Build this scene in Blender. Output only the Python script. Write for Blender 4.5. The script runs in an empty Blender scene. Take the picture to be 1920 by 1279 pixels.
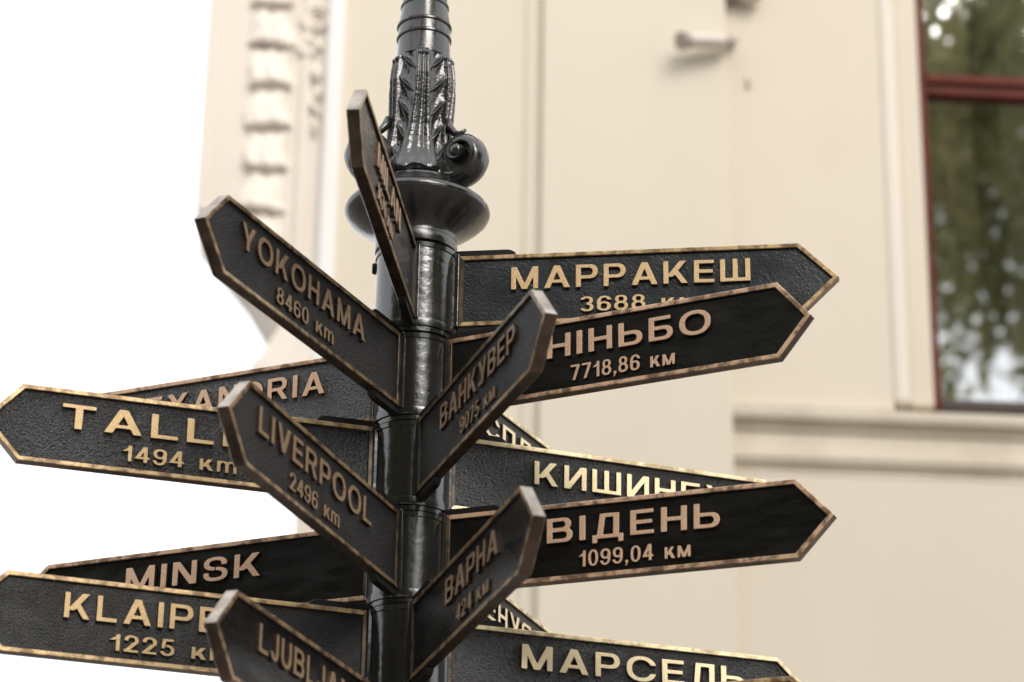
import bpy, bmesh, math, random
import numpy as np
from mathutils import Vector, Matrix
R = math.radians
random.seed(7)
scene = bpy.context.scene
col = scene.collection
ZG = 1.6                                   # camera height above the pavement

# ------------------------------------------------------------------ camera
yaw, pitch, roll = R(2.17814), R(23.07849), R(0.90237)
fw = Vector((math.sin(yaw)*math.cos(pitch), math.cos(yaw)*math.cos(pitch), math.sin(pitch)))
rt = Vector((math.cos(yaw), -math.sin(yaw), 0)); up = rt.cross(fw)
r2 = rt*math.cos(roll) + up*math.sin(roll); u2 = up*math.cos(roll) - rt*math.sin(roll)
cam = bpy.data.cameras.new('camera'); cam_o = bpy.data.objects.new('camera', cam); col.objects.link(cam_o)
m = Matrix((r2, u2, -fw)).transposed().to_4x4(); m.translation = Vector((0, -6.6313, ZG)); cam_o.matrix_world = m
cam.sensor_width = 36; cam.lens = 5206.97/1920*36; cam.clip_start = .1; cam.clip_end = 2000
cam.dof.use_dof = True; cam.dof.focus_distance = 7.15; cam.dof.aperture_fstop = 2.3; cam.dof.aperture_blades = 8
scene.camera = cam_o

# ------------------------------------------------------------------ sky, sun, exposure
SUN_EL, SUN_AZ = 41, 153                   # compass-like, clockwise from +y
w = bpy.data.worlds.new('World'); scene.world = w; w.use_nodes = True
nt = w.node_tree; N = nt.nodes; L = nt.links
bg = N['Background']; bg.inputs[1].default_value = .1
sky = N.new('ShaderNodeTexSky'); sky.sky_type = 'NISHITA'; sky.sun_disc = False
sky.sun_elevation = R(SUN_EL); sky.sun_rotation = R(SUN_AZ); sky.air_density = 1; sky.dust_density = 3
tc = N.new('ShaderNodeTexCoord'); ns = N.new('ShaderNodeTexNoise'); ns.inputs['Scale'].default_value = 2.2; ns.inputs['Detail'].default_value = 5
ra = N.new('ShaderNodeMapRange'); ra.inputs['From Min'].default_value = .35; ra.inputs['From Max'].default_value = .7
ra.inputs['To Min'].default_value = .86; ra.inputs['To Max'].default_value = .97
mx = N.new('ShaderNodeMix'); mx.data_type = 'RGBA'; mx.inputs['B'].default_value = (8.6, 8.65, 8.8, 1)
L.new(tc.outputs['Generated'], ns.inputs['Vector']); L.new(ns.outputs['Fac'], ra.inputs['Value']); L.new(ra.outputs[0], mx.inputs['Factor'])
L.new(sky.outputs[0], mx.inputs['A']); L.new(mx.outputs['Result'], bg.inputs[0])
sl = bpy.data.lights.new('sun', 'SUN'); sl.energy = 1.6; sl.angle = R(32); sl.color = (1, .95, .88)
so = bpy.data.objects.new('sun', sl); col.objects.link(so)
sd = Vector((math.sin(R(SUN_AZ))*math.cos(R(SUN_EL)), math.cos(R(SUN_AZ))*math.cos(R(SUN_EL)), math.sin(R(SUN_EL))))
so.rotation_euler = sd.to_track_quat('Z', 'Y').to_euler()
scene.view_settings.view_transform = 'Standard'; scene.view_settings.look = 'None'
scene.view_settings.exposure = 0.82; scene.view_settings.gamma = 1; scene.view_settings.use_curve_mapping = False

# ------------------------------------------------------------------ materials
def mat(name, color, rough=.5, metal=0, spec=.5, ior=1.5, var=None, vp=(.36, .58), vscale=8, bump=0, bscale=200, bdist=.001, coat=0, detail=4, bump2=0, b2scale=30, rvar=0, stretch=None, bmod=0):
    m = bpy.data.materials.new(name); m.use_nodes = True; t = m.node_tree; n = t.nodes; l = t.links
    b = n['Principled BSDF']; b.inputs['Base Color'].default_value = (*color, 1)
    b.inputs['Roughness'].default_value = rough; b.inputs['Metallic'].default_value = metal
    b.inputs['Specular IOR Level'].default_value = spec; b.inputs['IOR'].default_value = ior; b.inputs['Coat Weight'].default_value = coat
    b.inputs['Coat Roughness'].default_value = .12
    tc = n.new('ShaderNodeTexCoord'); vec = tc.outputs['Object']
    if stretch:
        mp = n.new('ShaderNodeMapping'); mp.inputs['Scale'].default_value = stretch; l.new(vec, mp.inputs[0]); svec = mp.outputs[0]
    else: svec = vec
    oi = n.new('ShaderNodeObjectInfo')
    def noise(sc, det=4, rg=.6, v=None):
        x = n.new('ShaderNodeTexNoise'); x.noise_dimensions = '4D'; x.inputs['Scale'].default_value = sc; x.inputs['Detail'].default_value = det
        x.inputs['Roughness'].default_value = rg; l.new(v or svec, x.inputs['Vector'])
        mm = n.new('ShaderNodeMath'); mm.operation = 'MULTIPLY'; mm.inputs[1].default_value = 31; l.new(oi.outputs['Random'], mm.inputs[0]); l.new(mm.outputs[0], x.inputs['W'])
        return x.outputs['Fac']
    if var:
        nz = noise(vscale, detail); rp = n.new('ShaderNodeValToRGB'); e = rp.color_ramp.elements
        e[0].position = vp[0]; e[0].color = (*var, 1); e[1].position = vp[1]; e[1].color = (*color, 1)
        l.new(nz, rp.inputs[0]); l.new(rp.outputs[0], b.inputs['Base Color'])
    if rvar:
        nz = noise(vscale*.7, 3); mr = n.new('ShaderNodeMapRange'); mr.inputs['From Min'].default_value = .3; mr.inputs['From Max'].default_value = .7
        mr.inputs['To Min'].default_value = rough-rvar; mr.inputs['To Max'].default_value = rough+rvar
        l.new(nz, mr.inputs['Value']); l.new(mr.outputs[0], b.inputs['Roughness'])
    last = None
    for st, sc, ds in ((bump, bscale, bdist), (bump2, b2scale, .004)):
        if st:
            bp = n.new('ShaderNodeBump'); bp.inputs['Strength'].default_value = st; bp.inputs['Distance'].default_value = ds
            if bmod:
                mr = n.new('ShaderNodeMapRange'); mr.inputs['From Min'].default_value = .35; mr.inputs['From Max'].default_value = .62; mr.inputs['To Min'].default_value = st*(1-bmod); mr.inputs['To Max'].default_value = st
                l.new(noise(11, 3), mr.inputs['Value']); l.new(mr.outputs[0], bp.inputs['Strength'])
            l.new(noise(sc, 3, .55, vec), bp.inputs['Height'])
            if last: l.new(last, bp.inputs['Normal'])
            last = bp.outputs[0]; l.new(last, b.inputs['Normal']); l.new(last, b.inputs['Coat Normal'])
    return m

M = {}
M['iron'] = mat('black_gloss_paint', (.012, .0115, .011), .16, spec=.5, ior=1.85, bump=.4, bscale=90, bdist=.0009, bump2=.5, b2scale=16, rvar=.06, vscale=12)
M['iron_orn'] = mat('black_gloss_paint_ornament', (.013, .0125, .012), .21, spec=.5, ior=1.8, bump=.35, bscale=110, bdist=.0007, rvar=.06, vscale=25, var=(.03, .026, .023), bump2=.35, b2scale=26)
M['iron_dull'] = mat('black_paint_dull', (.011, .010, .010), .36, spec=.4, bump=.3, bscale=150)
PAN = {
 'pebble': mat('cast_panel_pebbled', (.018, .018, .019), .25, spec=.5, ior=2.0, bmod=.1, bump=1.0, bscale=165, bdist=.014, var=(.010, .010, .010), vscale=9, rvar=.07),
 'fine': mat('cast_panel_fine', (.014, .0135, .014), .34, spec=.5, ior=1.5, bmod=.45, bump=1.0, bscale=220, bdist=.006, var=(.022, .020, .019), vscale=7, rvar=.08),
 'blue': mat('cast_panel_wavy', (.014, .018, .024), .27, spec=.5, ior=1.75, bmod=.5, bump=.8, bscale=130, bdist=.0020, var=(.008, .009, .011), vscale=10, rvar=.06),
 'smooth': mat('cast_panel_brushed', (.0055, .0050, .0042), .30, spec=.35, bump=.6, bscale=90, bdist=.0012, var=(.013, .013, .012), vp=(.30, .44), vscale=9, rvar=.12, stretch=(1, 1, 4), bmod=.7),
}
BRC = {'gold': ((.68, .48, .25), (.24, .155, .08), .42), 'pale': ((1.0, .84, .54), (.55, .43, .25), .60),
       'copper': ((.80, .53, .35), (.24, .145, .09), .35), 'dull': ((.40, .27, .155), (.11, .072, .042), .38)}
BRZ = {k: mat('bronze_'+k, c, .36, metal=me_, var=v, vp=(.36, .50), vscale=42, detail=6, bump=.5, bscale=150, bdist=.0009, rvar=.1) for k, (c, v, me_) in BRC.items()}
RIM = {k: mat('bronze_rim_'+k, c, .36, metal=me_, var=v, vp=(.42, .56), vscale=30, detail=6, bump=.5, bscale=120, bdist=.001, rvar=.1) for k, (c, v, me_) in BRC.items()}
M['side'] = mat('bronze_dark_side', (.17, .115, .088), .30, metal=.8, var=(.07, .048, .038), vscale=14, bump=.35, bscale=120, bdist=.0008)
M['side_pale'] = mat('bronze_worn_sky_lit', (.50, .44, .38), .38, metal=.6, var=(.24, .20, .165), vscale=14, bump=.35, bscale=120, bdist=.0008)  # worn grey plus sky reflection painted into the colour, for upper tip facets
M['end'] = mat('bronze_end_strip', (.13, .09, .055), .4, metal=.4, var=(.025, .02, .016), vscale=25)
M['groove'] = mat('black_recess', (.012, .010, .009), .5)

def plaster(name, c, v, sc=.8, bump=.25):
    return mat(name, c, .85, spec=.25, var=v, vscale=sc, vp=(.34, .60), stretch=(1.2, 1, .7), bump=bump, bscale=25, bdist=.004, detail=6)
M['wall'] = plaster('cream_plaster', (.72, .65, .535), (.70, .63, .515))
M['wall2'] = plaster('cream_plaster_recess', (.725, .645, .53), (.70, .615, .50))
M['trim'] = plaster('pale_trim', (.80, .73, .64), (.76, .68, .59))
M['carve'] = plaster('weathered_carving', (.88, .80, .71), (.80, .71, .62), 5, .3)
M['white_trim'] = plaster('white_trim', (.90, .88, .86), (.84, .82, .79))
M['course'] = plaster('string_course_plaster', (.70, .62, .50), (.58, .50, .40), 1.6, .4)
M['redwood'] = mat('red_brown_frame', (.125, .020, .009), .45, spec=.15, var=(.09, .014, .006), vscale=6)
M['darkwood'] = mat('dark_frame', (.035, .018, .013), .4)
M['tan_curtain'] = mat('tan_curtain', (.78, .66, .46), .9, var=(.66, .56, .38), vscale=5)
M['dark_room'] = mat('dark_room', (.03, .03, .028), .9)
M['grey_curtain'] = mat('grey_curtain', (.10, .095, .08), .9, var=(.07, .065, .055), vscale=5)
M['plastic'] = mat('pale_plastic', (.68, .60, .54), .5)
M['dark_plastic'] = mat('dark_plastic', (.36, .30, .26), .5)
M['leaf'] = mat('leaf_green', (.26, .24, .11), .5, var=(.15, .145, .065), vscale=.6)
M['bark'] = mat('bark', (.10, .075, .055), .9, var=(.05, .04, .03), vscale=6, bump=.8, bscale=12, bdist=.02)
M['paving'] = mat('grey_paving', (.17, .16, .15), .85, var=(.12, .115, .11), vscale=.7, bump=.3, bscale=30, bdist=.004)
_t = M['leaf'].node_tree; _b = _t.nodes['Principled BSDF']; _tr = _t.nodes.new('ShaderNodeBsdfTranslucent'); _tr.inputs[0].default_value = (.36, .36, .15, 1)
_m = _t.nodes.new('ShaderNodeMixShader'); _m.inputs[0].default_value = .45; _t.links.new(_b.outputs[0], _m.inputs[1]); _t.links.new(_tr.outputs[0], _m.inputs[2]); _t.links.new(_m.outputs[0], _t.nodes['Material Output'].inputs[0])
def glass():
    m = bpy.data.materials.new('window_glass'); m.use_nodes = True; t = m.node_tree; n = t.nodes; l = t.links
    n.remove(n['Principled BSDF']); o = n['Material Output']
    g = n.new('ShaderNodeBsdfGlossy'); g.inputs['Roughness'].default_value = .02; g.inputs['Color'].default_value = (.95, .97, 1, 1)
    tr = n.new('ShaderNodeBsdfTransparent'); tr.inputs[0].default_value = (.85, .88, .84, 1)
    mx = n.new('ShaderNodeMixShader'); mx.inputs[0].default_value = .50
    l.new(tr.outputs[0], mx.inputs[1]); l.new(g.outputs[0], mx.inputs[2]); l.new(mx.outputs[0], o.inputs[0]); return m
M['glass'] = glass()

# ------------------------------------------------------------------ helpers
def tag(o, label=None, cat=None, group=None, kind=None):
    if label: o['label'] = label
    if cat: o['category'] = cat
    if group: o['group'] = group
    if kind: o['kind'] = kind
    return o
def link(name, data, parent=None, loc=(0, 0, 0), rot=(0, 0, 0)):
    o = bpy.data.objects.new(name, data); col.objects.link(o); o.parent = parent; o.location = loc; o.rotation_euler = rot; return o
def mesh(name, verts, faces, mats, parent=None, loc=(0, 0, 0), rot=(0, 0, 0), idx=None, smooth=False):
    me = bpy.data.meshes.new(name); me.from_pydata(verts, [], faces)
    for x in (mats if isinstance(mats, (list, tuple)) else [mats]): me.materials.append(x)
    if idx is not None: me.polygons.foreach_set('material_index', idx)
    if smooth: me.polygons.foreach_set('use_smooth', [True]*len(faces))
    me.update(); return link(name, me, parent, loc, rot)
class MB:
    def __init__(s): s.v = []; s.f = []
    def box(s, x0, x1, y0, y1, z0, z1):
        b = len(s.v); s.v += [(x, y, z) for z in (z0, z1) for x, y in ((x0, y0), (x1, y0), (x1, y1), (x0, y1))]
        s.f += [tuple(b+i for i in q) for q in ((3, 2, 1, 0), (4, 5, 6, 7), (0, 1, 5, 4), (1, 2, 6, 5), (2, 3, 7, 6), (3, 0, 4, 7))]; return s
    def prism_x(s, prof, x0, x1):           # prof: (y, z) loop extruded along x
        b = len(s.v); n = len(prof); s.v += [(x0, y, z) for y, z in prof]+[(x1, y, z) for y, z in prof]
        s.f += [tuple(b+(i+k*0) for i in range(n))[::-1], tuple(b+n+i for i in range(n))]
        s.f += [(b+i, b+(i+1) % n, b+n+(i+1) % n, b+n+i) for i in range(n)]; return s
    def prism_y(s, prof, y0, y1):           # prof: (x, z) loop extruded along y
        b = len(s.v); n = len(prof); s.v += [(x, y0, z) for x, z in prof]+[(x, y1, z) for x, z in prof]
        s.f += [tuple(b+i for i in range(n)), tuple(b+n+i for i in range(n))[::-1]]
        s.f += [(b+(i+1) % n, b+i, b+n+i, b+n+(i+1) % n) for i in range(n)]; return s
    def prism_z(s, prof, z0, z1):
        b = len(s.v); n = len(prof); s.v += [(x, y, z0) for x, y in prof]+[(x, y, z1) for x, y in prof]
        s.f += [tuple(b+i for i in range(n))[::-1], tuple(b+n+i for i in range(n))]
        s.f += [(b+i, b+(i+1) % n, b+n+(i+1) % n, b+n+i) for i in range(n)]; return s
    def tube(s, pts, rad, n=8, cap=True):
        pts = [Vector(p) for p in pts]; b = len(s.v); rads = rad if isinstance(rad, (list, tuple)) else [rad]*len(pts)
        for i, p in enumerate(pts):
            t = (pts[min(i+1, len(pts)-1)]-pts[max(i-1, 0)]).normalized(); a = t.orthogonal().normalized() if i == 0 else (a-t*a.dot(t)).normalized()
            c = t.cross(a)
            for k in range(n):
                q = 2*math.pi*k/n; s.v.append(tuple(p+(a*math.cos(q)+c*math.sin(q))*rads[i]))
        for i in range(len(pts)-1):
            for k in range(n): s.f.append((b+i*n+k, b+i*n+(k+1) % n, b+(i+1)*n+(k+1) % n, b+(i+1)*n+k))
        if cap: s.f += [tuple(b+k for k in range(n))[::-1], tuple(b+(len(pts)-1)*n+k for k in range(n))]
        return s
    def build(s, name, m, parent=None, smooth=False, bevel=0, **k):
        o = mesh(name, s.v, s.f, m, parent, smooth=smooth, **k)
        if bevel:
            bv = o.modifiers.new('b', 'BEVEL'); bv.width = bevel; bv.segments = 2; bv.limit_method = 'ANGLE'
        return o
def lathe(name, prof, m, parent=None, n=72, loc=(0, 0, 0), sharp=30):
    v = []; f = []
    for r, z in prof: v += [(r*math.cos(2*math.pi*k/n), r*math.sin(2*math.pi*k/n), z) for k in range(n)]
    for i in range(len(prof)-1):
        for k in range(n): f.append((i*n+k, i*n+(k+1) % n, (i+1)*n+(k+1) % n, (i+1)*n+k))
    f += [tuple(range(n))[::-1], tuple((len(prof)-1)*n+k for k in range(n))]
    if prof[0][1] > prof[-1][1]: f = [q[::-1] for q in f]
    o = mesh(name, v, f, m, parent, loc, smooth=True); o.data.set_sharp_from_angle(angle=R(sharp)); return o

# ------------------------------------------------------------------ raised letters (outlines from distance fields)
def make_glyph_field(ch):
    s, t = .2, .165
    def f(X, Y):
        rect = lambda a, b, c, d: np.maximum.reduce([a-X, X-c, b-Y, Y-d])
        def para(xa, ya, xb, yb, wd, lo=0, hi=1):
            k = (xb-xa)/(yb-ya); xl = xa+(Y-ya)*k; q = 1/math.sqrt(1+k*k)
            return np.maximum.reduce([(xl-X)*q, (X-xl-wd)*q, lo-Y, Y-hi])
        def ell(cx, cy, rx, ry, e=2.25):
            return ((np.abs((X-cx)/rx)**e+np.abs((Y-cy)/ry)**e)**(1/e)-1)*min(rx, ry)
        U = lambda *a: np.minimum.reduce(a); S = lambda a, b: np.maximum(a, -b); I = np.maximum
        def ring(cx, cy, rx, ry, sx=s, ty=t): return S(ell(cx, cy, rx, ry), ell(cx, cy, rx-sx, ry-ty))
        def bow(x0, x1, y0, y1):
            r = (y1-y0)/2; return U(rect(x0, y0, x1-r, y1), I(ell(x1-r, (y0+y1)/2, r, r), (x1-r)-.01-X))
        def bowl(x1, y0, y1): return S(bow(0, x1, y0, y1), bow(s, x1-s, y0+t*.95, y1-t*.95))
        def Aleg(wd=1.0, w_=.235): return U(para(0, 0, wd/2-w_/2, 1, w_), para(wd-w_, 0, wd/2-w_/2, 1, w_))
        if ch in 'HН': return U(rect(0, 0, s, 1), rect(.64, 0, .84, 1), rect(.1, .42, .7, .59)), .84
        if ch in 'IІ': return rect(0, 0, .21, 1), .21
        if ch in 'MМ': return U(rect(0, 0, s, 1), rect(.84, 0, 1.04, 1), para(.41, 0, .0, 1, .22), para(.41, 0, .82, 1, .22)), 1.04
        if ch in 'AА': return U(Aleg(), I(rect(.2, .22, .8, .37), S(Aleg(), Aleg())*0-1)), 1.0
        if ch in 'PР': return U(rect(0, 0, s, 1), bowl(.84, .36, 1)), .84
        if ch == 'R': return U(rect(0, 0, s, 1), bowl(.86, .40, 1), para(.68, 0, .38, .48, .23, 0, .48)), .91
        if ch in 'BВ': return U(rect(0, 0, s, 1), bowl(.81, .45, 1), bowl(.86, 0, .58)), .86
        if ch in 'KК': return U(rect(0, 0, s, 1), para(.68, 0, .3, .6, .25, 0, .58), para(.13, .34, .62, 1, .27, .3, 1)), .93
        if ch in 'EЕ': return U(rect(0, 0, s, 1), rect(.1, 0, .78, t), rect(.1, .42, .72, .585), rect(.1, 1-t, .76, 1)), .78
        if ch == 'Ш': return U(rect(0, 0, s, 1), rect(.47, 0, .67, 1), rect(.94, 0, 1.14, 1), rect(.1, 0, 1.05, t)), 1.14
        if ch in 'OО': return ring(.54, .5, .54, .52), 1.08
        if ch in 'CС': return S(ring(.52, .5, .52, .52), I(I(.55-X, (Y-.5)-.16-.0*X), (.5-Y)-.16)), 1.0
        if ch == 'Ь': return U(rect(0, 0, s, 1), bowl(.84, 0, .62)), .84
        if ch == 'Б': return U(rect(0, 0, s, 1), bowl(.84, 0, .60), rect(.1, 1-t, .76, 1)), .84
        if ch == 'У': return U(para(.36, 0, .70, 1, .23, .0, 1), para(.42, .34, .0, 1, .24, .30, 1), rect(.1, 0, .5, t)), .93
        if ch == 'Y': return U(rect(.37, 0, .58, .5), para(.36, .40, .0, 1, .24, .38, 1), para(.36, .40, .72, 1, .24, .38, 1)), .96
        if ch == 'T' or ch == 'Т': return U(rect(.34, 0, .55, 1), rect(0, 1-t, .89, 1)), .89
        if ch == 'L': return U(rect(0, 0, s, 1), rect(.1, 0, .73, t)), .73
        if ch == 'N': return U(rect(0, 0, s, 1), rect(.66, 0, .86, 1), para(.62, 0, .0, 1, .24)), .86
        if ch == 'И': return U(rect(0, 0, s, 1), rect(.68, 0, .88, 1), para(.0, 0, .64, 1, .24)), .88
        if ch == 'V': return U(para(.37, 0, .0, 1, .24), para(.37, 0, .74, 1, .24)), .98
        if ch == 'X': return U(para(.0, 0, .70, 1, .26), para(.70, 0, .0, 1, .26)), .96
        if ch == 'S': return U(I(ring(.43, .725, .41, .29, .2, .15), I(X-.45, -(Y-.58))*0+np.minimum(X-.43, .66-Y)*1.0), I(ring(.45, .285, .43, .30, .2, .155), np.minimum(.45-X, Y-.36))), .88
        if ch == 'J': return U(rect(.42, .3, .62, 1), I(ring(.31, .32, .31, .34), I(Y-.31, np.minimum(.0-X+.0, Y-.3)*0-1))), .62
        if ch == 'U': return U(rect(0, .38, s, 1), rect(.64, .38, .84, 1), I(ring(.42, .40, .42, .42), Y-.4)), .84
        if ch == 'D': return U(rect(0, 0, s, 1), S(U(rect(0, 0, .42, 1), I(ell(.42, .5, .5, .5), .4-X)), U(rect(s, t, .42, 1-t), I(ell(.42, .5, .3, .34), .4-X)))), .92
        if ch == 'Л': return U(rect(.62, 0, .82, 1), rect(.2, 1-t, .7, 1), para(.09, 0, .16, 1, .2), rect(0, 0, .2, t*.9)), .82
        if ch == 'П': return U(rect(0, 0, s, 1), rect(.62, 0, .82, 1), rect(.1, 1-t, .7, 1)), .82
        if ch == 'Г': return U(rect(0, 0, s, 1), rect(.1, 1-t, .70, 1)), .70
        if ch == 'Я': return U(rect(.66, 0, .86, 1), I(U(rect(.0, 0, .0, 0), S(U(rect(.32, .40, .7, 1), ell(.32, .70, .32, .30)), U(rect(.32, .55, .66, .85), ell(.32, .70, .13, .15)))), X-.7), para(.0, 0, .25, .45, .23, 0, .45)), .86
        if ch == 'Д': return U(rect(0, -.18, .17, .16), rect(.85, -.18, 1.02, .16), rect(.0, 0, 1.02, t*.95), rect(.68, 0, .88, 1), rect(.3, 1-t, .8, 1), para(.14, 0, .24, 1, .2)), 1.02
        if ch == '0': return ring(.31, .5, .31, .51, .17, .14), .62
        if ch == '1': return U(rect(.24, 0, .42, 1), para(.0, .66, .24, .86, .22, .62, .86)), .44
        if ch == '2': return U(I(ring(.31, .70, .30, .31, .17, .14), I(np.minimum(.66-Y, .32-X), .50-Y)), rect(0, 0, .62, .15), para(.02, .10, .37, .60, .23, .05, .60)), .62
        if ch == '3': return U(I(ring(.29, .73, .28, .28, .165, .14), np.minimum(.78-Y, .26-X)), I(ring(.30, .28, .30, .29, .17, .14), np.minimum(Y-.22, .28-X))), .6
        if ch == '4': return U(rect(.36, 0, .54, 1), rect(0, .22, .64, .36), para(-.0, .3, .33, 1, .2, .22, 1)), .64
        if ch == '5': return U(I(ring(.30, .32, .31, .33, .17, .14), np.minimum(Y-.26, .24-X)), rect(.10, .85, .56, 1), para(.04, .42, .10, 1, .16, .42, 1)), .62
        if ch == '6': return U(ring(.31, .31, .31, .32, .17, .14), I(ring(.33, .55, .33, .46, .17, .14), I(np.minimum(.72-Y, X-.36), .3-Y))), .62
        if ch == '9': return U(ring(.31, .69, .31, .32, .17, .14), I(ring(.29, .45, .33, .46, .17, .14), I(np.minimum(Y-.28, .26-X), Y-.7))), .62
        if ch == '7': return U(rect(0, .85, .60, 1), para(.12, 0, .42, .90, .19, 0, .9)), .60
        if ch == '8': return U(ring(.31, .74, .27, .27, .16, .13), ring(.31, .29, .31, .30, .17, .14)), .62
        if ch == ',': return U(rect(.02, .0, .2, .17), para(.0, -.18, .1, .03, .1, -.18, .04)), .2
        if ch == 'к': return I(U(rect(0, 0, .18, .72), para(.42, 0, .2, .42, .22, 0, .40), para(.1, .28, .38, .72, .22, .22, .72)), Y-.72), .64
        if ch == 'м': return U(rect(0, 0, .17, .72), rect(.62, 0, .79, .72), para(.30, 0, .0, .72, .19, 0, .72), para(.30, 0, .60, .72, .19, 0, .72)), .79
        if ch == 'm': return U(rect(0, 0, .17, .72), I(ring(.27, .42, .27, .32, .17, .14), .42-Y), rect(.37, 0, .54, .44), I(ring(.64, .42, .27, .32, .17, .14), .42-Y), rect(.74, 0, .91, .44)), .91
        raise KeyError(ch)
    return f
def outline(ch):
    h = 1/34; f = make_glyph_field(ch)
    xs = np.arange(-.12, 1.3, h)+.0031; ys = np.arange(-.26, 1.1, h)+.0027
    X, Y = np.meshgrid(xs, ys, indexing='ij'); F, wd = f(X, Y); F = F+.0035
    keep = {}; nx, ny = F.shape
    def pt(i, j, i2, j2):
        a, b = F[i, j], F[i2, j2]; q = a/(a-b); return (xs[i]+(xs[i2]-xs[i])*q, ys[j]+(ys[j2]-ys[j])*q)
    ins = F < 0; nxt = {}; P = {}
    cells = np.argwhere(~((ins[:-1, :-1] == ins[1:, :-1]) & (ins[:-1, :-1] == ins[1:, 1:]) & (ins[:-1, :-1] == ins[:-1, 1:])))
    for i, j in cells:
        c = [(i, j), (i+1, j), (i+1, j+1), (i, j+1)]; e = []
        for k in range(4):
            a, b = c[k], c[(k+1) % 4]
            if ins[a] != ins[b]: e.append((tuple(sorted((a, b))), ins[a]))
        st = [x for x in e if x[1]]; en = [x for x in e if not x[1]]     # leaving inside / entering inside
        if len(st) == 1: pairs = [(st[0], en[0])]
        else:
            k0 = [e.index(x) for x in st]; pairs = [(x, e[(e.index(x)+1) % 4]) for x in st]
        for a, b in pairs: nxt[b[0]] = a[0]
        for a, _ in e:
            if a not in P: P[a] = pt(*a[0], *a[1])
    loops = []
    while nxt:
        k, v = nxt.popitem(); lp = [k]
        while v != lp[0]:
            lp.append(v); v = nxt.pop(v)
        loops.append([P[q] for q in lp])
    def rdp(pts, eps):
        if len(pts) < 3: return pts
        a, b = np.array(pts[0]), np.array(pts[-1]); q = np.array(pts); d = b-a; n = np.hypot(*d) or 1e-9
        ds = np.abs(d[0]*(q[:, 1]-a[1])-d[1]*(q[:, 0]-a[0]))/n if n > 1e-6 else np.hypot(*(q-a).T)
        k = int(ds.argmax())
        if ds[k] < eps: return [pts[0], pts[-1]]
        return rdp(pts[:k+1], eps)[:-1]+rdp(pts[k:], eps)
    out = []
    for lp in loops:
        if len(lp) < 6: continue
        q = np.array(lp); k = int(np.hypot(*(q-q[0]).T).argmax())
        r = rdp(lp[:k+1], .005)[:-1]+rdp(lp[k:]+[lp[0]], .005)[:-1]
        if len(r) > 2: out.append(r)
    return out, wd
GLY = {}
def prepare_glyphs(chars):
    tmp = []
    for ch in sorted(chars):
        loops, wd = outline(ch); cu = bpy.data.curves.new('glyph', 'CURVE'); cu.dimensions = '2D'; cu.fill_mode = 'BOTH'
        cu.extrude = .055; cu.bevel_depth = .018; cu.bevel_resolution = 1; cu.offset = -.016
        for lp in loops:
            sp = cu.splines.new('POLY'); sp.points.add(len(lp)-1)
            for k, (x, y) in enumerate(lp): sp.points[k].co = (x, y, 0, 1)
            sp.use_cyclic_u = True
        o = bpy.data.objects.new('glyph', cu); col.objects.link(o); tmp.append((ch, o, wd))
    bpy.context.view_layer.update(); dg = bpy.context.evaluated_depsgraph_get()
    for ch, o, wd in tmp:
        me = bpy.data.meshes.new_from_object(o.evaluated_get(dg)); me.name = 'letter'
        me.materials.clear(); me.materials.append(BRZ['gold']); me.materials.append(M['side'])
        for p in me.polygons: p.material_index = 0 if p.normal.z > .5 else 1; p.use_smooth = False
        GLY[ch] = (me, wd)
    for ch, o, wd in tmp:
        cu = o.data; bpy.data.objects.remove(o); bpy.data.curves.remove(cu)

# ------------------------------------------------------------------ signs
T = .0303; H = .20
ARM = 'direction signs fixed round the signpost'
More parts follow.
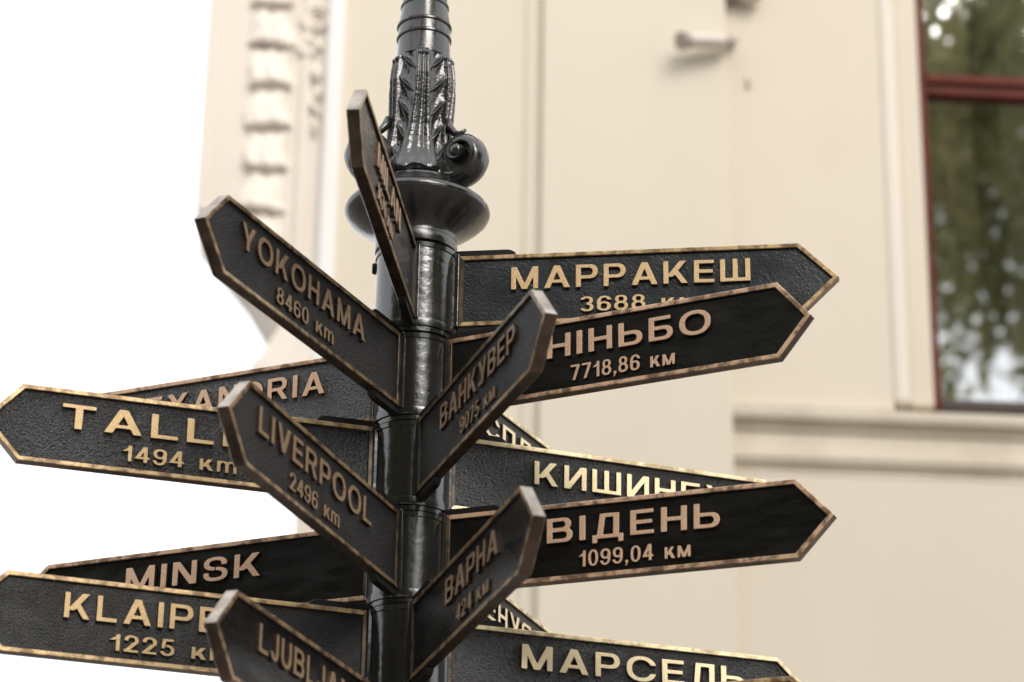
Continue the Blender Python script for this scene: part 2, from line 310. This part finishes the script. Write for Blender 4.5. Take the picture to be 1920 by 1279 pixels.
# name: side, azimuth, base z, shoulder, tip, panel, bronze, text, (u start, u end), small text, (u start, u end), label
SIGNS = [
 (1, -9.64, 2.8497, .997, .101, 'blue', 'gold', 'МАРРАКЕШ', (.251, .872), '3688 км', (.431, .735), 'highest right-pointing sign, reading МАРРАКЕШ in gold letters'),
 (1, -27.88, 2.5998, 1.002, .084, 'smooth', 'copper', 'НІНЬБО', (.385, .828), '7718,86 км', (.450, .731), 'sign reading НІНЬБО 7718,86 км in coppery letters, pointing right'),
 (1, -73.47, 2.3644, .954, .103, 'fine', 'dull', 'ВАНКУВЕР', (.291, .848), '9075 км', (.447, .706), 'sign reading ВАНКУВЕР 9075 км, jutting up towards the viewer'),
 (-1, -117.26, 2.5969, .981, .096, 'fine', 'dull', 'YOKOHAMA', (.915, .301), '8460 кm', (.739, .457), 'sign reading YOKOHAMA 8460 km, slanting to upper left'),
 (-1, 153.79, 2.6073, .983, .105, 'pebble', 'copper', 'ALEXANDRIA', (.935, .250), None, None, 'pebbled sign reading ALEXANDRIA, partly behind the TALLINN sign'),
 (-1, -165.48, 2.3618, .992, .091, 'pebble', 'gold', 'TALLINN', (.894, .265), '1494 кm', (.737, .450), 'sign reading TALLINN 1494 km, pointing left'),
 (-1, -111.91, 2.1158, .999, .104, 'fine', 'dull', 'LIVERPOOL', (.946, .283), '2496 кm', (.764, .473), 'sign reading LIVERPOOL 2496 km, slanting to upper left'),
 (1, -21.89, 2.1246, 1.003, .092, 'smooth', 'copper', 'ВІДЕНЬ', (.372, .814), '1099,04 км', (.455, .739), 'black sign reading ВІДЕНЬ 1099,04 км, pointing right'),
 (1, -75.06, 1.8806, .978, .099, 'smooth', 'dull', 'ВАРНА', (.405, .819), '424 км', (.495, .750), 'lower jutting sign, below the ВАНКУВЕР one, reading ВАРНА 424 км'),
 (1, 17.1, 2.3665, .983, .105, 'pebble', 'pale', 'КИШИНЕУ', (.328, .875), None, None, 'pebbled sign reading КИШИНЕУ in pale brass, behind the ВІДЕНЬ sign'),
 (-1, 154.89, 2.125, 1.048, .105, 'smooth', 'copper', 'MINSK', (.805, .408), None, None, 'black sign reading MINSK, partly behind the KLAIPEDA sign'),
 (-1, -164.04, 1.8735, .993, .105, 'fine', 'gold', 'KLAIPEDA', (.853, .310), '1225 кm', (.737, .44), 'sign reading KLAIPEDA 1225 km, at lower left of the post'),
 (-1, -112.57, 1.6381, .982, .095, 'smooth', 'dull', 'LJUBLJANA', (.865, .283), None, None, 'sign reading LJUBLJANA, lowest of those slanting to upper left'),
 (1, 15.36, 1.8691, .995, .105, 'pebble', 'pale', 'МАРСЕЛЬ', (.297, .90), None, None, 'pebbled sign reading МАРСЕЛЬ in pale brass, at lower right'),
 (-1, -98.52, 2.8394, .964, .093, 'smooth', 'dull', 'MILAN', (.775, .404), '1670 кm', (.75, .507), 'steep narrow-looking sign at the top, seen nearly edge on below the scrolls'),
 (1, 61.21, 2.5981, .983, .105, 'fine', 'pale', 'СПЛІТ', (.370, .80), None, None, 'far sign with letters СПЛ, receding behind the КИШИНЕУ sign'),
 (1, 66.05, 2.1205, .983, .105, 'fine', 'pale', 'ГЕНУЯ', (.42, .815), None, None, 'far sign receding behind the МАРСЕЛЬ sign, letters mostly hidden'),
 (1, -22.28, 1.6343, .983, .105, 'smooth', 'gold', None, None, None, None, 'blank looking sign tip at the bottom edge, in front of the МАРСЕЛЬ sign'),
]
prepare_glyphs(set(''.join((s[7] or '')+(s[9] or '') for s in SIGNS)).difference(' '))

def inset(poly, d):
    n = len(poly); out = []
    for i in range(n):
        p0, p1, p2 = Vector(poly[i-1]), Vector(poly[i]), Vector(poly[(i+1) % n])
        a = (p1-p0).normalized(); b = (p2-p1).normalized(); na = Vector((-a.y, a.x)); nb = Vector((-b.y, b.x))
        k = (na+nb); k = k/(k.dot(na)); out.append(tuple(p1+k*d))
    return out
def sign_frame(parent, out, bz, sidem, r0):
    """cast border: outer walls, bevel, face band, inner slope, both sides"""
    h = T/2; rings = []
    i1 = inset(out, .0018); i2 = inset(out, .0106); i3 = inset(out, .0122); i4 = inset(out, .0130)
    seq = [(out, -(h-.0018), 0), (i1, -h, 0), (i2, -h, 0), (i3, -(h-.0016), 0), (i4, -(h-.0085), 2)]
    prof = [(p, y, k) for p, y, k in seq]
    back = [(p, -y, k) for p, y, k in seq]
    n = len(out); v = []; f = []; idx = []
    rows = prof[::-1]+back                    # inner front ... outer front, outer back ... inner back
    for p, y, k in rows: v += [(x, y, z) for x, z in p]
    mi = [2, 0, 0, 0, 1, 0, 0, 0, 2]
    # subdivide long walls a little so that the casting is not perfectly straight
    for r in range(len(rows)-1):
        for i in range(n):
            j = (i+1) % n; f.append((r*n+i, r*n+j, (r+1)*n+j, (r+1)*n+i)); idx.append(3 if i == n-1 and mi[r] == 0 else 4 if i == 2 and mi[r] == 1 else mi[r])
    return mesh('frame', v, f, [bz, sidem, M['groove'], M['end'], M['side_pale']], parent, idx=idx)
def sign(i, s):
    side, az, zb, L_, tp, pan, brz, txt, tu, sml, su, label = s
    a = R(az); e = link('direction_sign', None, None, (0, 0, ZG+zb), (0, 0, a)); tag(e, label, 'direction sign', ARM)
    r0 = .114 if zb > 2.8 else .1035
    out = [(r0, 0), (L_, 0), (L_+tp, H/2), (L_, H), (r0, H)]
    sidem = M['side']
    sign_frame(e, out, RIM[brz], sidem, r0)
    q = inset(out, .0115); h = T/2-.0072
    MB().prism_y([(x, z) for x, z in q], -h, h).build('panel', PAN[pan], e)
    # black mounting tabs above and below the plate, and the upright flange on the sleeve
    for top in (0, 1):
        z0, z1 = (H+.0005, H+.017) if top else (-.019, -.0005)
        L2 = r0+(.150 if top else .13); zz = (z0, z1) if top else (z1, z0)
        pr = [(r0-.012, zz[0]), (L2, zz[0]), (L2-.004, zz[0]+(zz[1]-zz[0])*.5), (L2-.016, zz[0]+(zz[1]-zz[0])*.92), (L2-.026, zz[1]), (r0-.012, zz[1])]
        if not top: pr = pr[::-1]
        MB().prism_y(pr, -.0105, .0105).build('mounting_tab', M['iron_dull'], e, bevel=.0015)
    MB().box(r0-.022, r0+.001, -.0235, .0235, -.004, H+.004).build('flange', M['iron'], e, bevel=.002)
    rot = (math.pi/2, 0, 0) if side > 0 else (math.pi/2, 0, math.pi)
    yf = -side*(T/2-.0072)
    def put(text, u, cap, z0, sp, nm, dz):
        tot = 0; xs = []
        for c in text:
            if c == ' ': tot += .55; continue
            xs.append((c, tot)); tot += GLY[c][1]+sp
        tot -= sp; ln = abs(u[1]-u[0]); sx = ln/tot
        for c, x in xs:
            o = link(nm, GLY[c][0], e, (u[0]+side*x*sx, yf-side*.4*cap*.12, zb*0+z0+random.uniform(-.0004, .0004)), rot)
            o.scale = (sx, cap, dz)
            o.rotation_euler = (rot[0], random.uniform(-.012, .012), rot[2])
            for k, mm in ((0, BRZ[brz]), (1, M['side'])):
                sl_ = o.material_slots[k]; sl_.link = 'OBJECT'; sl_.material = mm
    if txt: put(txt, tu, .0645, .0975, .21, 'letter', .075)
    if sml: put(sml, su, .042, .0295, .13, 'digit', .062)
    return e
for i, s in enumerate(SIGNS): sign(i, s)

# ------------------------------------------------------------------ signpost
post = link('signpost', None, None, (0, 0, 0)); tag(post, 'glossy black cast-iron post with scrolls and acanthus leaves that carries the signs', 'post')
P0 = link('x', None) ; bpy.data.objects.remove(P0)
lev = 0
zt = 3.0446
while zt > -1.3:
    r = .1065 if lev == 0 else .0985
    z1 = ZG+zt+(.012 if lev == 0 else 0); z0 = ZG+zt-.2235
    pr = [(r-.006, z0-.004), (r+.0035, z0-.002), (r+.0045, z0+.004), (r+.0035, z0+.018), (r, z0+.020), (r, z1-.016), (r+.0030, z1-.014), (r+.0035, z1-.002), (r-.004, z1+.0005)]
    lathe('sleeve', pr, M['iron'], post, n=80)
    lathe('ring', [(r-.010, z0-.0025), (r-.0005, z0-.004), (r-.0005, z0-.016), (r-.010, z0-.0178)][::-1], M['iron'], post, n=80)
    zt -= .2417; lev += 1
lathe('base', [(.26, 0), (.26, .05), (.22, .08), (.20, .16), (.15, .22), (.13, .30), (.115, .34)], M['iron'], post)
lathe('shaft', [(.088, .3), (.088, ZG+3.06)], M['groove'], post, n=40)
zz = ZG
lathe('collar', [(.100, zz+3.062), (.1075, zz+3.066), (.1085, zz+3.074), (.1085, zz+3.094), (.106, zz+3.100), (.108, zz+3.108), (.116, zz+3.118), (.134, zz+3.131), (.156, zz+3.146), (.176, zz+3.162),
                 (.188, zz+3.174), (.1925, zz+3.184), (.191, zz+3.194), (.185, zz+3.201), (.170, zz+3.207), (.160, zz+3.216), (.150, zz+3.222), (.143, zz+3.234), (.132, zz+3.240), (.126, zz+3.252), (.09, zz+3.256)], M['iron_orn'], post, n=96, sharp=40, loc=(-.004, 0, 0))
# knob on the collar joint, left
MB().tube([(-.098, .02, ZG+3.030), (-.118, .02, ZG+3.030)], [.018, .014], 14).build('lug', M['iron_dull'], post, smooth=False, bevel=.002)
# neck rings and upper shaft
lathe('neck', [(.074, zz+3.640), (.0725, zz+3.655), (.0705, zz+3.700), (.0750, zz+3.7035), (.0750, zz+3.7085), (.0720, zz+3.712), (.0705, zz+3.737), (.0750, zz+3.7405), (.0750, zz+3.7455), (.0715, zz+3.749),
               (.0650, zz+3.785), (.0635, zz+3.800), (.0665, zz+3.803), (.0665, zz+3.808), (.062, zz+3.812), (.058, zz+3.9), (.052, zz+4.4), (.060, zz+4.41), (.060, zz+4.44), (.03, zz+4.47), (.045, zz+4.52), (.03, zz+4.57), (.002, zz+4.60)], M['iron_orn'], post, n=72)
# acanthus body: modelled as a height field round the post
def body():
    nt_, nz_ = 432, 260; za, zb = 3.252, 3.652
    prof = [(3.252, .112), (3.262, .1145), (3.275, .112), (3.30, .101), (3.33, .091), (3.37, .083), (3.41, .0805), (3.46, .082), (3.51, .085), (3.56, .0865), (3.60, .083), (3.63, .076), (3.645, .0715), (3.652, .070)]
    zs = np.linspace(za, zb, nz_); base = np.interp(zs, [p[0] for p in prof], [p[1] for p in prof])
    th = np.linspace(0, 2*np.pi, nt_, endpoint=False)
    TH, Z = np.meshgrid(th, zs); B = np.repeat(base[:, None], nt_, 1)
    ph = (TH+np.pi/2+np.pi/3) % (2*np.pi/3)-np.pi/3           # angle from nearest flute axis (front, sides, back)
    ap = np.abs(ph); d = ap*B                        # arc distance from flute axis
    sm = lambda x, a, b: np.clip((x-a)/(b-a), 0, 1)**2*(3-2*np.clip((x-a)/(b-a), 0, 1))
    tz = (Z-za)/(zb-za)
    hw = np.interp(Z, [3.252, 3.28, 3.33, 3.40, 3.50, 3.60, 3.652], [.062, .060, .046, .031, .021, .017, .015])  # half width of flute bundle
    wob = .0016*np.sin(Z*95+3*ph)
    inb = 1-sm(d+wob, hw*.93, hw*1.07)
    flute = np.abs(np.cos((d/hw)*np.pi*1.5))          # three ribs each side
    h = inb*(.006+.0045*flute)
    # scalloped lower lip of the bell
    lip = 3.262+.010*np.abs(np.sin(d/hw*np.pi*1.0+np.pi/2))
    h = h+inb*.004*(1-sm(Z, lip, lip+.05)); h = np.where((Z < lip) & (d < hw*1.05), -.012, h)
    # leaf beside the bundle: almond hollows between slanting veins, raised outer rim
    edge = np.pi/3*B; v = np.clip((d-hw)/(edge-hw), 0, 1)
    k = (Z-3.30)/.070-1.15*v**1.25
    fr = k-np.floor(k)
    vein = np.exp(-(np.minimum(fr, 1-fr)/.075)**2)
    vv = np.clip(v/.72, 0, 1); holl = np.sin(np.pi*vv)**.8*np.sin(np.pi*fr)**.8
    leaf = .0050*vein*np.sin(np.pi*np.clip(vv*1.02, 0, 1))**.6-.0115*holl
    rim = .0080*np.exp(-((v-.78)/.055)**2)
    spine = .0070*np.exp(-((1-v)/.10)**2)
    mask = sm(Z, 3.30, 3.34)*(1-sm(Z, 3.622, 3.648))
    h = h*(1-.9*sm(Z, 3.630, 3.650))+(1-inb)*mask*(leaf+rim+spine-.0005)
    # top leaf curls under the neck
    curl = .006*np.exp(-((Z-3.628)/.010)**2)*(.4+.6*np.cos(ph*3)**2); h = h+curl
    rng = np.random.default_rng(3); rough = rng.normal(0, 1, h.shape)
    for _ in range(3): rough = (rough+np.roll(rough, 1, 0)+np.roll(rough, -1, 0)+np.roll(rough, 1, 1)+np.roll(rough, -1, 1))/5
    r = B+h+rough*.0007
    v_ = np.stack([r*np.cos(TH)-.010*(1-sm(Z, 3.26, 3.56)), r*np.sin(TH), Z+ZG], -1).reshape(-1, 3)
    f = []
    for i in range(nz_-1):
        a = i*nt_; b = a+nt_
        f += [(a+k_, a+(k_+1) % nt_, b+(k_+1) % nt_, b+k_) for k_ in range(nt_)]
    return mesh('acanthus_collar', v_.tolist(), f, M['iron_orn'], post, smooth=True)
body()
# four volutes
def volute(az):
    a = R(az); rc, zc = .142, 3.322
    o = link('volute', None, post)
    v = []; f = []; ns, nc = 110, 14; th0 = R(150); th1 = th0+10.4
    def rad(q): return .090-.0150*q+.00078*q*q
    for i in range(ns+1):
        q = (th1-th0)*i/ns; t = th0+q; rr = rad(q); tk = .0125*(1-.55*q/10.4); wd = (.036+.013*min(1, max(0, q-3)/7))*(.75+.25*min(1, q/1.5))
        if q > 2.2: wd *= 1
        for k in range(nc):
            c = 2*math.pi*k/nc; cx, cy = math.cos(c), math.sin(c)
            ex = abs(cx)**.55*math.copysign(1, cx); ey = abs(cy)**.55*math.copysign(1, cy)
            bul = 1+.10*math.sin(max(0, min(math.pi, (q-.6)*.8)))       # roll swells on its outer turn
            rr2 = rr+tk*ex+(.014*(1-ey*ey) if ex > 0 and q < 5.5 else 0); y = wd*ey*bul
            v.append((rc+rr2*math.cos(t), y, zc+rr2*math.sin(t)))
    for i in range(ns):
        for k in range(nc): f.append((i*nc+k, i*nc+(k+1) % nc, (i+1)*nc+(k+1) % nc, (i+1)*nc+k))
    f += [tuple(range(nc))[::-1], tuple(ns*nc+k for k in range(nc))]
    me = bpy.data.meshes.new('volute'); me.from_pydata([(x, y, z+ZG) for x, y, z in v], [], f); me.materials.append(M['iron_orn'])
    bm = bmesh.new(); bm.from_mesh(me); bmesh.ops.recalc_face_normals(bm, faces=bm.faces); bm.to_mesh(me); bm.free()
    me.polygons.foreach_set('use_smooth', [True]*len(me.polygons)); me.set_sharp_from_angle(angle=R(50))
    col.objects.unlink(o); bpy.data.objects.remove(o); o = link('volute', me, post, loc=(-.010, 0, 0), rot=(0, 0, a))
    # web between the turns, and the eye
    n = 40; w_ = MB(); pr = [(rc+.064*math.cos(2*math.pi*k/n), ZG+zc+.064*math.sin(2*math.pi*k/n)-.006) for k in range(n)]
    w_.prism_y(pr, -.020, .020); w_.build('web', M['iron_orn'], o, smooth=False)
    ey = MB(); ey.tube([(rc, -.055, ZG+zc), (rc, -.052, ZG+zc), (rc, -.045, ZG+zc), (rc, -.03, ZG+zc), (rc, .03, ZG+zc), (rc, .045, ZG+zc), (rc, .052, ZG+zc), (rc, .055, ZG+zc)], [.007, .015, .0185, .020, .020, .0185, .015, .007], 20)
    ey.build('eye', M['iron_orn'], o, smooth=True)
    # small curled leaf tip above the roll
    lt = MB(); pts = [(.088, 0, 3.44), (.100, 0, 3.415), (.116, 0, 3.396), (.134, 0, 3.392), (.148, 0, 3.402)]
    lt.tube([(x, y, z+ZG) for x, y, z in pts], [.013, .012, .010, .008, .004], 12); lt.build('leaf_tip', M['iron_orn'], o, smooth=True)
    return o
for k in range(3): volute(-30+120*k)

# ------------------------------------------------------------------ building (local x along the wall, y into it)
bd = link('building', None, None, (0, 9.6, 0), (0, 0, R(1.5))); tag(bd, 'cream plastered historic building with pilasters, a carved corner strip and a red-framed window', 'building')
def wbox(name, x0, x1, y0, y1, z0, z1, m, parent=bd, bevel=.012): return MB().box(x0, x1, y0, y1, ZG+z0, ZG+z1).build(name, m, parent, bevel=bevel)
TOP = 13.5
wbox('wall', -.70, .68, 0, .6, -1.6, TOP, M['wall'])
wbox('pilaster', .79, 2.015, -.075, .6, -1.6, TOP, M['wall'])
wbox('pilaster_edge', .68, .79, -.012, .6, -1.6, TOP, M['wall'])
# right bay: panels round the window opening
wx0, wx1, wz0, wz1 = 3.335, 5.1, 6.60, 10.4
bay = MB(); bay.box(2.015, wx0-.27, .0, .7, ZG+6.56, ZG+TOP); bay.box(wx0-.27, wx1+.27, .0, .7, ZG+wz1+.25, ZG+TOP); bay.box(wx1+.27, 12, .0, .7, ZG+6.56, ZG+TOP)
bay.build('wall', M['wall2'], bd)
wbox('wall', 2.015, 12, .0, .7, -1.6, 6.10, M['wall2'])
sr = MB(); sr.box(wx0-.27, wx0-.16, -.02, .7, ZG+wz0, ZG+wz1+.25); sr.box(wx1+.16, wx1+.27, -.02, .7, ZG+wz0, ZG+wz1+.25); sr.box(wx0-.16, wx1+.16, -.02, .7, ZG+wz1+.16, ZG+wz1+.25)
sr.build('window_surround', M['trim'], bd, bevel=.035)
jb = MB(); jb.box(wx0-.16, wx0, .03, .7, ZG+wz0, ZG+wz1+.16); jb.box(wx1, wx1+.16, .045, .7, ZG+wz0, ZG+wz1+.16); jb.box(wx0, wx1, .045, .7, ZG+wz1, ZG+wz1+.16)
jb.build('jamb', M['wall2'], bd, bevel=.02)
MB().prism_x([(y, ZG+z) for y, z in [(.7, 6.102), (-.004, 6.102), (.012, 6.12), (.012, 6.145), (-.02, 6.165), (-.035, 6.20), (-.035, 6.235), (.0, 6.245), (.0, 6.375), (-.02, 6.385), (-.03, 6.405), (.005, 6.412), (.0, 6.43), (-.05, 6.445), (-.065, 6.475), (-.065, 6.53), (.05, 6.575), (.7, 6.60)]][::-1], 2.015, 12).build('string_course', M['course'], bd)
# window
win = link('window', None, bd)
wf = MB(); wf.box(wx0, wx0+.05, .06, .17, ZG+wz0, ZG+wz1); wf.box(wx1-.05, wx1, .06, .17, ZG+wz0, ZG+wz1); wf.box(wx0+.05, wx1-.05, .06, .17, ZG+wz1-.06, ZG+wz1)
wf.build('frame', M['redwood'], win, bevel=.006)
MB().box(wx0+.05, wx1-.05, .06, .18, ZG+wz0, ZG+wz0+.075).build('bottom_rail', M['darkwood'], win, bevel=.006)
for nm, z0, z1 in (('rail', 8.875, 8.935), ('rail', 8.965, 9.035)): MB().box(wx0+.05, wx1-.05, .05, .17, ZG+z0, ZG+z1).build(nm, M['redwood'], win, bevel=.012)
MB().box(wx0+.05, wx1-.05, .08, .16, ZG+8.93, ZG+8.97).build('rail_gap', M['darkwood'], win)
MB().box(4.30, 4.38, .055, .165, ZG+wz0+.075, ZG+8.875).build('mullion', M['redwood'], win, bevel=.006)
MB().box(4.30, 4.38, .055, .165, ZG+9.035, ZG+wz1-.06).build('mullion', M['redwood'], win, bevel=.006)
for x0, x1 in ((wx0+.05, 4.30), (4.38, wx1-.05)):
    for z0, z1 in ((wz0+.075, 8.875), (9.035, wz1-.06)):
        MB().box(x0, x1, .105, .113, ZG+z0, ZG+z1).build('pane', M['glass'], win)
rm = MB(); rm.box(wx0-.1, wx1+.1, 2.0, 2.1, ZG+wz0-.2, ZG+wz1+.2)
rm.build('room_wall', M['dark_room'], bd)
def curtain(x0, x1, y, z0, z1, m, n=14, amp=.03, label=''):
    v = []; f = []; k = n*6
    for i in range(k+1):
        x = x0+(x1-x0)*i/k; yy = y+amp*math.sin(i/6*2*math.pi)+amp*.3*math.sin(i*.37)
        v += [(x, yy, ZG+z0), (x, yy, ZG+z1), (x, yy+.004, ZG+z1), (x, yy+.004, ZG+z0)]
    for i in range(k): f += [(4*i+j, 4*i+4+j, 4*i+4+(j+1) % 4, 4*i+(j+1) % 4) for j in range(4)]
    c = mesh('curtain', v, f, m, None, smooth=True); c.location = (0, 9.6, 0); c.rotation_euler = (0, 0, R(1.5)); return tag(c, label, 'curtain')
curtain(3.33, 3.73, .26, 6.62, 10.3, M['tan_curtain'], 5, label='tan curtain hanging just inside the left edge of the window')
curtain(3.75, 3.95, .34, 6.62, 10.3, M['grey_curtain'], 3, label='dark grey curtain hanging inside the window, right of the tan one')
# left corner strip with carved drops
slab = MB(); slab.prism_y([(x, ZG+z) for x, z in [(-1.42, TOP), (-1.42, 7.70), (-1.08, 7.28), (-.90, 6.98), (-.80, 6.90), (-.62, 6.90), (-.62, TOP)]], -.06, .6)
slab.build('corner_strip', M['trim'], bd, bevel=.02)
for x0, x1, y, z0 in ((-1.43, -1.34, -.075, 7.72), (-.80, -.74, -.085, 7.0)):
    MB().box(x0, x1, y, -.058, ZG+z0, ZG+TOP).build('moulding', M['trim'], bd, bevel=.015)
MB().box(-.64, -.53, -.14, .3, ZG+6.3, ZG+TOP).build('moulding', M['white_trim'], bd, bevel=.03)
def drop(zc):                               # one carved bell of the hanging garland
    v = []; f = []; nu, nv = 18, 12
    for j in range(nv+1):
        t = j/nv; z = zc-.145+.29*t; dep = .068*(1-t)**.55*(1 if j > 0 else .25); hw = .155-.035*t
        for i in range(nu+1):
            a = math.pi*i/nu; x = -1.01-hw*math.cos(a)*(1-.12*t); y = -.058-dep*math.sin(a)**.7*(1+.12*math.cos(a*7))
            v.append((x+.006*math.sin(j*2+i), y, ZG+z))
    for j in range(nv):
        for i in range(nu): q = j*(nu+1)+i; f.append((q, q+1, q+nu+2, q+nu+1))
    f.append(tuple(range(nu+1))[::-1]); f.append(tuple(nv*(nu+1)+i for i in range(nu+1)))
    v = [(x+.012*math.sin(zc*37+z*23), y*1+.010*math.sin(x*60+zc*11), z+.010*math.sin(x*17+zc*5)) for x, y, z in v]
    return mesh('carved_drop', v, f, M['carve'], bd, smooth=True)
z = 7.42
for k in range(20):
    if z < TOP-.3: drop(z+.145)
    z += .302
def roundel(x, zc, r):
    v = []; f = []; ns, nc = 60, 8
    for i in range(ns+1):
        t = 4*math.pi*i/ns; rr = r*(1-.75*i/ns); tk = .020*(1-.5*i/ns)
        for k in range(nc):
            c = 2*math.pi*k/nc; rr2 = rr+tk*math.cos(c); v.append((x+rr2*math.cos(t), -.075-tk*1.4*math.sin(c), ZG+zc+rr2*math.sin(t)))
    for i in range(ns):
        for k in range(nc): f.append((i*nc+k, i*nc+(k+1) % nc, (i+1)*nc+(k+1) % nc, (i+1)*nc+k))
    return mesh('carved_scroll', v, f, M['carve'], bd, smooth=True)
roundel(-.72, 9.15, .11); roundel(-.76, 8.93, .07); roundel(-.70, 9.45, .10)
lf = MB()
for k, (dx, dz, q) in enumerate([(0, 8.74, 1.2), (.035, 8.60, .9), (-.03, 8.50, .7), (.01, 8.36, .6)]): lf.tube([(-.71+dx, -.055, ZG+dz+.08), (-.70+dx*.5, -.085, ZG+dz), (-.69-dx, -.06, ZG+dz-.09)], [.012, .032*q, .008], 8)
lf.build('carved_leaf', M['trim'], bd, smooth=True)
cap_ = MB(); cap_.prism_y([(x, ZG+z) for x, z in [(-.70, 5.9), (-.74, 6.3), (-.86, 6.45), (-1.02, 6.55), (-1.02, 6.66), (-.97, 6.72), (-.92, 6.80), (-.86, 6.92), (-.80, 7.02), (-.80, 7.25), (-.60, 7.25), (-.60, 5.9)]][::-1], -.12, .5)
cap_.build('corbel', M['carve'], bd, bevel=.02)
# rest of the block
wbox('side_wall', -.68, 12, .72, 9, -1.6, TOP-.05, M['wall'])
MB().prism_x([(y, ZG+z) for y, z in [(.7, TOP), (-.1, TOP), (-.15, TOP+.1), (-.4, TOP+.2), (-.5, TOP+.4), (-.5, TOP+.5), (.7, TOP+.6)]][::-1], -1.5, 12.3).build('cornice', M['trim'], bd)

# things fixed on the wall
cm = link('security_camera', None, None, (0, 9.6, 0), (0, 0, R(1.5))); tag(cm, 'small pale camera on a bracket at the pilaster edge, with a dark front end', 'camera')
c0 = Vector((1.74, -.19, ZG+9.06)); c1 = Vector((2.0, -.15, ZG+9.09))
MB().tube([c0, c0.lerp(c1, .5), c1], [.048, .050, .042], 14).build('body', M['plastic'], cm, smooth=False, bevel=.004)
MB().tube([c0+Vector((-.05, -.03, -.02)), c0], [.064, .056], 14).build('lens_hood', M['dark_plastic'], cm)
MB().tube([c1, c1+Vector((.03, .03, .04)), (2.06, -.02, ZG+9.14), (2.06, .06, ZG+9.14)], [.026, .024, .02, .03], 10).build('bracket', M['dark_plastic'], cm)
jbx = link('junction_box', None, None, (0, 9.6, 0), (0, 0, R(1.5))); tag(jbx, 'grey-brown fixture at the top edge above the wall camera', 'wall fixture')
MB().box(2.03, 2.10, -.10, .05, ZG+9.47, ZG+9.7).build('back_box', M['dark_plastic'], jbx, bevel=.01)
MB().tube([(2.10, -.05, ZG+9.54), (2.16, -.06, ZG+9.50), (2.23, -.08, ZG+9.50)], [.06, .055, .04], 12).build('lamp_head', M['plastic'], jbx)
MB().tube([(2.21, -.08, ZG+9.515), (2.25, -.09, ZG+9.50)], [.045, .05], 12).build('rim', M['dark_plastic'], jbx)
cb = MB().tube([(2.07, -.02, ZG+9.47), (2.12, .02, ZG+9.42), (2.15, .025, ZG+9.36), (2.15, .025, ZG+9.30), (2.12, .0, ZG+9.22), (2.06, -.03, ZG+9.15)], .009, 6).build('cable', M['plastic'], None, smooth=True)
cb.location = (0, 9.6, 0); cb.rotation_euler = (0, 0, R(1.5)); tag(cb, 'thin pale cable looping from the wall fixture down to the camera', 'cable')
hk = MB().tube([(2.165, .05, ZG+8.92), (2.17, .0, ZG+8.915), (2.175, -.02, ZG+8.89), (2.165, -.015, ZG+8.83)], [.012, .014, .014, .010], 8).build('wall_hook', M['plastic'], None, smooth=True)
hk.location = (0, 9.6, 0); hk.rotation_euler = (0, 0, R(1.5)); tag(hk, 'small rusty hook in the plaster below the wall camera', 'hook')

# ------------------------------------------------------------------ ground and trees across the street (seen in the window and in the gloss)
tag(MB().box(-400, 400, -400, 400, -.2, 0).build('ground', M['paving'], None), kind='structure')
def tree(x, y, h, cr, seed, label, cz=.74, ch=.27, n=9000, ls=1):
    rng = np.random.default_rng(seed); e = link('tree', None, None, (x, y, 0)); tag(e, label, 'tree', 'street trees behind the viewer')
    tk = MB(); tk.tube([(0, 0, 0), (.1, 0, h*.25), (-.1, .1, h*.5), (.05, .1, h*.8)], [.30, .22, .12, .03], 10)
    for k in range(9):
        a = k*2.4; z0 = h*(.42+.05*k); q = cr*.75
        tk.tube([(0, .05, z0), (q*.5*math.cos(a), q*.5*math.sin(a), z0+h*.10), (q*math.cos(a), q*math.sin(a), z0+h*.16)], [.06, .035, .012], 6)
    tk.build('trunk', M['bark'], e, smooth=True)
    cl = rng.normal(0, 1, (60, 3)); cl /= np.linalg.norm(cl, axis=1)[:, None]; cl *= rng.uniform(.35, .95, (60, 1))
    c = cl[rng.integers(0, 60, n)]*[cr, cr, h*ch]+rng.normal(0, 1, (n, 3))*cr*.13+[0, 0, h*cz]
    d1 = rng.normal(0, 1, (n, 3)); d1 /= np.linalg.norm(d1, axis=1)[:, None]; d2 = np.cross(d1, rng.normal(0, 1, (n, 3))); d2 /= np.linalg.norm(d2, axis=1)[:, None]
    s_ = rng.uniform(.09, .2, (n, 1))*ls; v = np.stack([c+d1*s_, c+d2*s_*.5, c-d1*s_, c-d2*s_*.5], 1).reshape(-1, 3)
    mesh('crown', v.tolist(), [(4*i, 4*i+1, 4*i+2, 4*i+3) for i in range(n)], M['leaf'], e)
for k, (x, y, h, cr, lb, cz, ch, n, ls) in enumerate([  # low dense trees are added to darken and shape reflections on the post
        (8.5, -12, 24, 4.2, 'tall street tree behind the viewer, right of the road', .90, .21, 8500, 1.2),
        (14.5, -14, 26, 4.5, 'tallest street tree, furthest right behind the viewer', .88, .21, 9500, 1.2),
        (-2.5, -13, 15, 3.6, 'added bushy tree almost directly behind the viewer', .60, .42, 12000, 2.2),
        (-9.0, -14, 16, 4.6, 'added broad dense tree behind the viewer, to the left', .58, .42, 14000, 2.2),
        (-13.5, -8, 15, 4.2, 'added dense tree behind the viewer, furthest left', .58, .42, 12000, 2.2),
        (3.5, -20, 13, 3.2, 'added small round tree far behind the viewer', .60, .40, 9000, 2.0),
        (13.5, -10, 15, 3.8, 'added round dense tree on the right, between two taller trees', .58, .42, 12000, 2.2),  # put in to narrow the bright band on the post
        (19, -7, 17, 4.6, 'added dense tree on the right side of the street', .58, .42, 12000, 2.2)]):
    tree(x, y, h, cr, 11+k, lb, cz, ch, n, ls)
